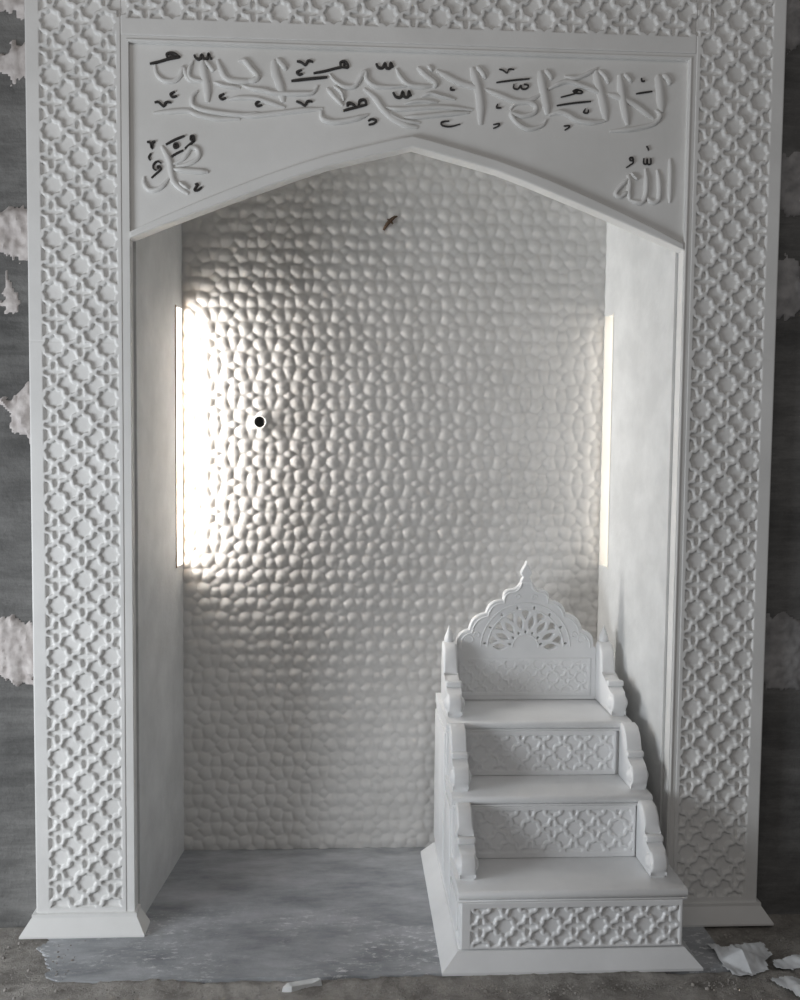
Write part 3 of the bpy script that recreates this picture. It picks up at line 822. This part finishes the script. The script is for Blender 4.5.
# torn sheets on the floor at the right
def on_floor(pxx, pyy, z=0):
    d = FW + RT*(pxx-400)/FPX - UP*(pyy-500)/FPX
    q = CAM + d*(z-CAM[2])/d[2]; return q[0], q[1]
def sheet(outline, peaks, label, seed, base=.004):
    pl = np.array([on_floor(a, b) for a, b in outline]); st = .006
    x0, y0 = pl.min(0); x1, y1 = pl.max(0)
    nx, ny = int((x1-x0)/st)+2, int((y1-y0)/st)+2
    bm = bmesh.new(); vv = {}
    pk = [(*on_floor(a, b), r, h) for a, b, r, h in peaks]
    def inside(x, y):
        c = False
        for k in range(len(pl)):
            a, b = pl[k-1], pl[k]
            if (a[1] > y) != (b[1] > y) and x < (b[0]-a[0])*(y-a[1])/(b[1]-a[1])+a[0]: c = not c
        return c
    for j in range(ny):
        for i in range(nx):
            x, y = x0+i*st, y0+j*st
            q = .005*noise.noise(Vector((x*90, y*90, seed)))
            if inside(x+q, y+q):
                h = base+.010*abs(noise.noise(Vector((x*14, y*9, seed))))+.006*abs(noise.noise(Vector((x*40, y*24, seed))))
                for a, b, r, hh in pk: h += hh*max(0, 1-(abs(x-a)+abs(y-b)*.8)/r)
                vv[i, j] = bm.verts.new((x, y, h))
    for (i, j) in list(vv):
        if all(k in vv for k in ((i+1, j), (i, j+1), (i+1, j+1))): bm.faces.new((vv[i, j], vv[i+1, j], vv[i+1, j+1], vv[i, j+1]))
    bmesh.ops.delete(bm, geom=[v for v in bm.verts if not v.link_faces], context='VERTS')
    r = bmesh.ops.extrude_face_region(bm, geom=bm.faces[:])
    for v in r['geom']:
        if isinstance(v, bmesh.types.BMVert): v.co.z += .0015
    o = bm_obj('torn_sheet', bm, M_paper, None, ang=25)
    return tag(o, label, 'torn sheet', 'torn white sheets on the floor')
sheet([(704, 945), (722, 950), (745, 946), (762, 945), (774, 957), (766, 964), (770, 972), (752, 978), (735, 979), (722, 968), (718, 960)], [(742, 962, .07, .030), (716, 952, .05, .012)], 'crumpled white torn sheet with a raised peak, right of the minbar foot', 1)
sheet([(772, 962), (800, 958), (830, 955), (830, 966), (795, 972), (775, 971)], [(800, 964, .06, .010)], 'torn white strip at the right picture edge behind the flat scrap', 2)
sheet([(767, 982), (785, 977), (815, 984), (830, 1000), (805, 1004), (790, 994)], [(800, 990, .06, .008)], 'flat white torn scrap nearest the camera at the lower right', 3)

# stone chip near the slab edge
bm = bmesh.new()
cx_, cy_ = on_floor(302, 987)
pts = [(-.058, -.020), (-.030, -.026), (.030, .004), (.058, .016), (.050, .028), (.010, .016), (-.045, -.004)]
a = [bm.verts.new((cx_+x, cy_+y, -.006)) for x, y in pts]; b = [bm.verts.new((cx_+x*.93, cy_+y*.93, .012+.004*math.sin(i*2.3))) for i, (x, y) in enumerate(pts)]
bm.faces.new(a[::-1]); bm.faces.new(b)
for k in range(len(pts)): bm.faces.new((a[k], a[(k+1) % len(pts)], b[(k+1) % len(pts)], b[k]))
o = bm_obj('marble_chip', bm, M_cord, None, sm=False); tag(o, 'long pale marble offcut lying at the front edge of the floor slab', 'stone chip')

# crumbs: one uncountable scatter
bm = bmesh.new()
rnd = random.Random(3)
for k in range(1500):
    r = rnd.random()
    if r < .40: x, y = rnd.uniform(-1.6, -1.0), rnd.uniform(-.65, -.06)
    elif r < .60: x, y = rnd.uniform(.0, .95), rnd.gauss(-.385, .022)
    elif r < .82: x, y = rnd.uniform(-1.1, 1.4), rnd.uniform(-.60, -.33)
    else: x, y = rnd.uniform(.98, 1.5), rnd.uniform(-.5, -.08)
    if y > -.37 and .05 < x < .92: continue
    s = rnd.uniform(.0012, .0035)*(2.0 if rnd.random() < .06 else 1)
    g_ = bmesh.ops.create_icosphere(bm, subdivisions=1, radius=s)['verts']
    e = rnd.uniform(.5, 1)
    for v in g_: v.co = Vector((v.co.x*rnd.uniform(.8, 1.3)+x, v.co.y*rnd.uniform(.8, 1.3)+y, v.co.z*e+.0005))
o = bm_obj('rubble_crumbs', bm, M_crumb, None, sm=False); tag(o, 'fine grey rubble crumbs scattered over the rough floor', 'rubble', kind='stuff')

# ------------------------------------------------------------------ light
area('room_window_left', (-3.1, -1.75, .85), (.3, .2, .9), 1.4, 1.3, 70, (.90, .95, 1.0))
area('room_fill_behind', (-.8, -4.2, 4.2), (0, 0, 1.2), 4.0, 2.2, 28, (1.0, .935, .875))  # added soft warm fill from high behind the camera
W = bpy.data.worlds.new('world'); S.world = W; W.use_nodes = True
W.node_tree.nodes['Background'].inputs[0].default_value = (.95, .95, .97, 1); W.node_tree.nodes['Background'].inputs[1].default_value = .11

S.view_settings.view_transform = 'Standard'; S.view_settings.look = 'None'; S.view_settings.gamma = 1; S.view_settings.exposure = 0
S.view_settings.use_curve_mapping = False
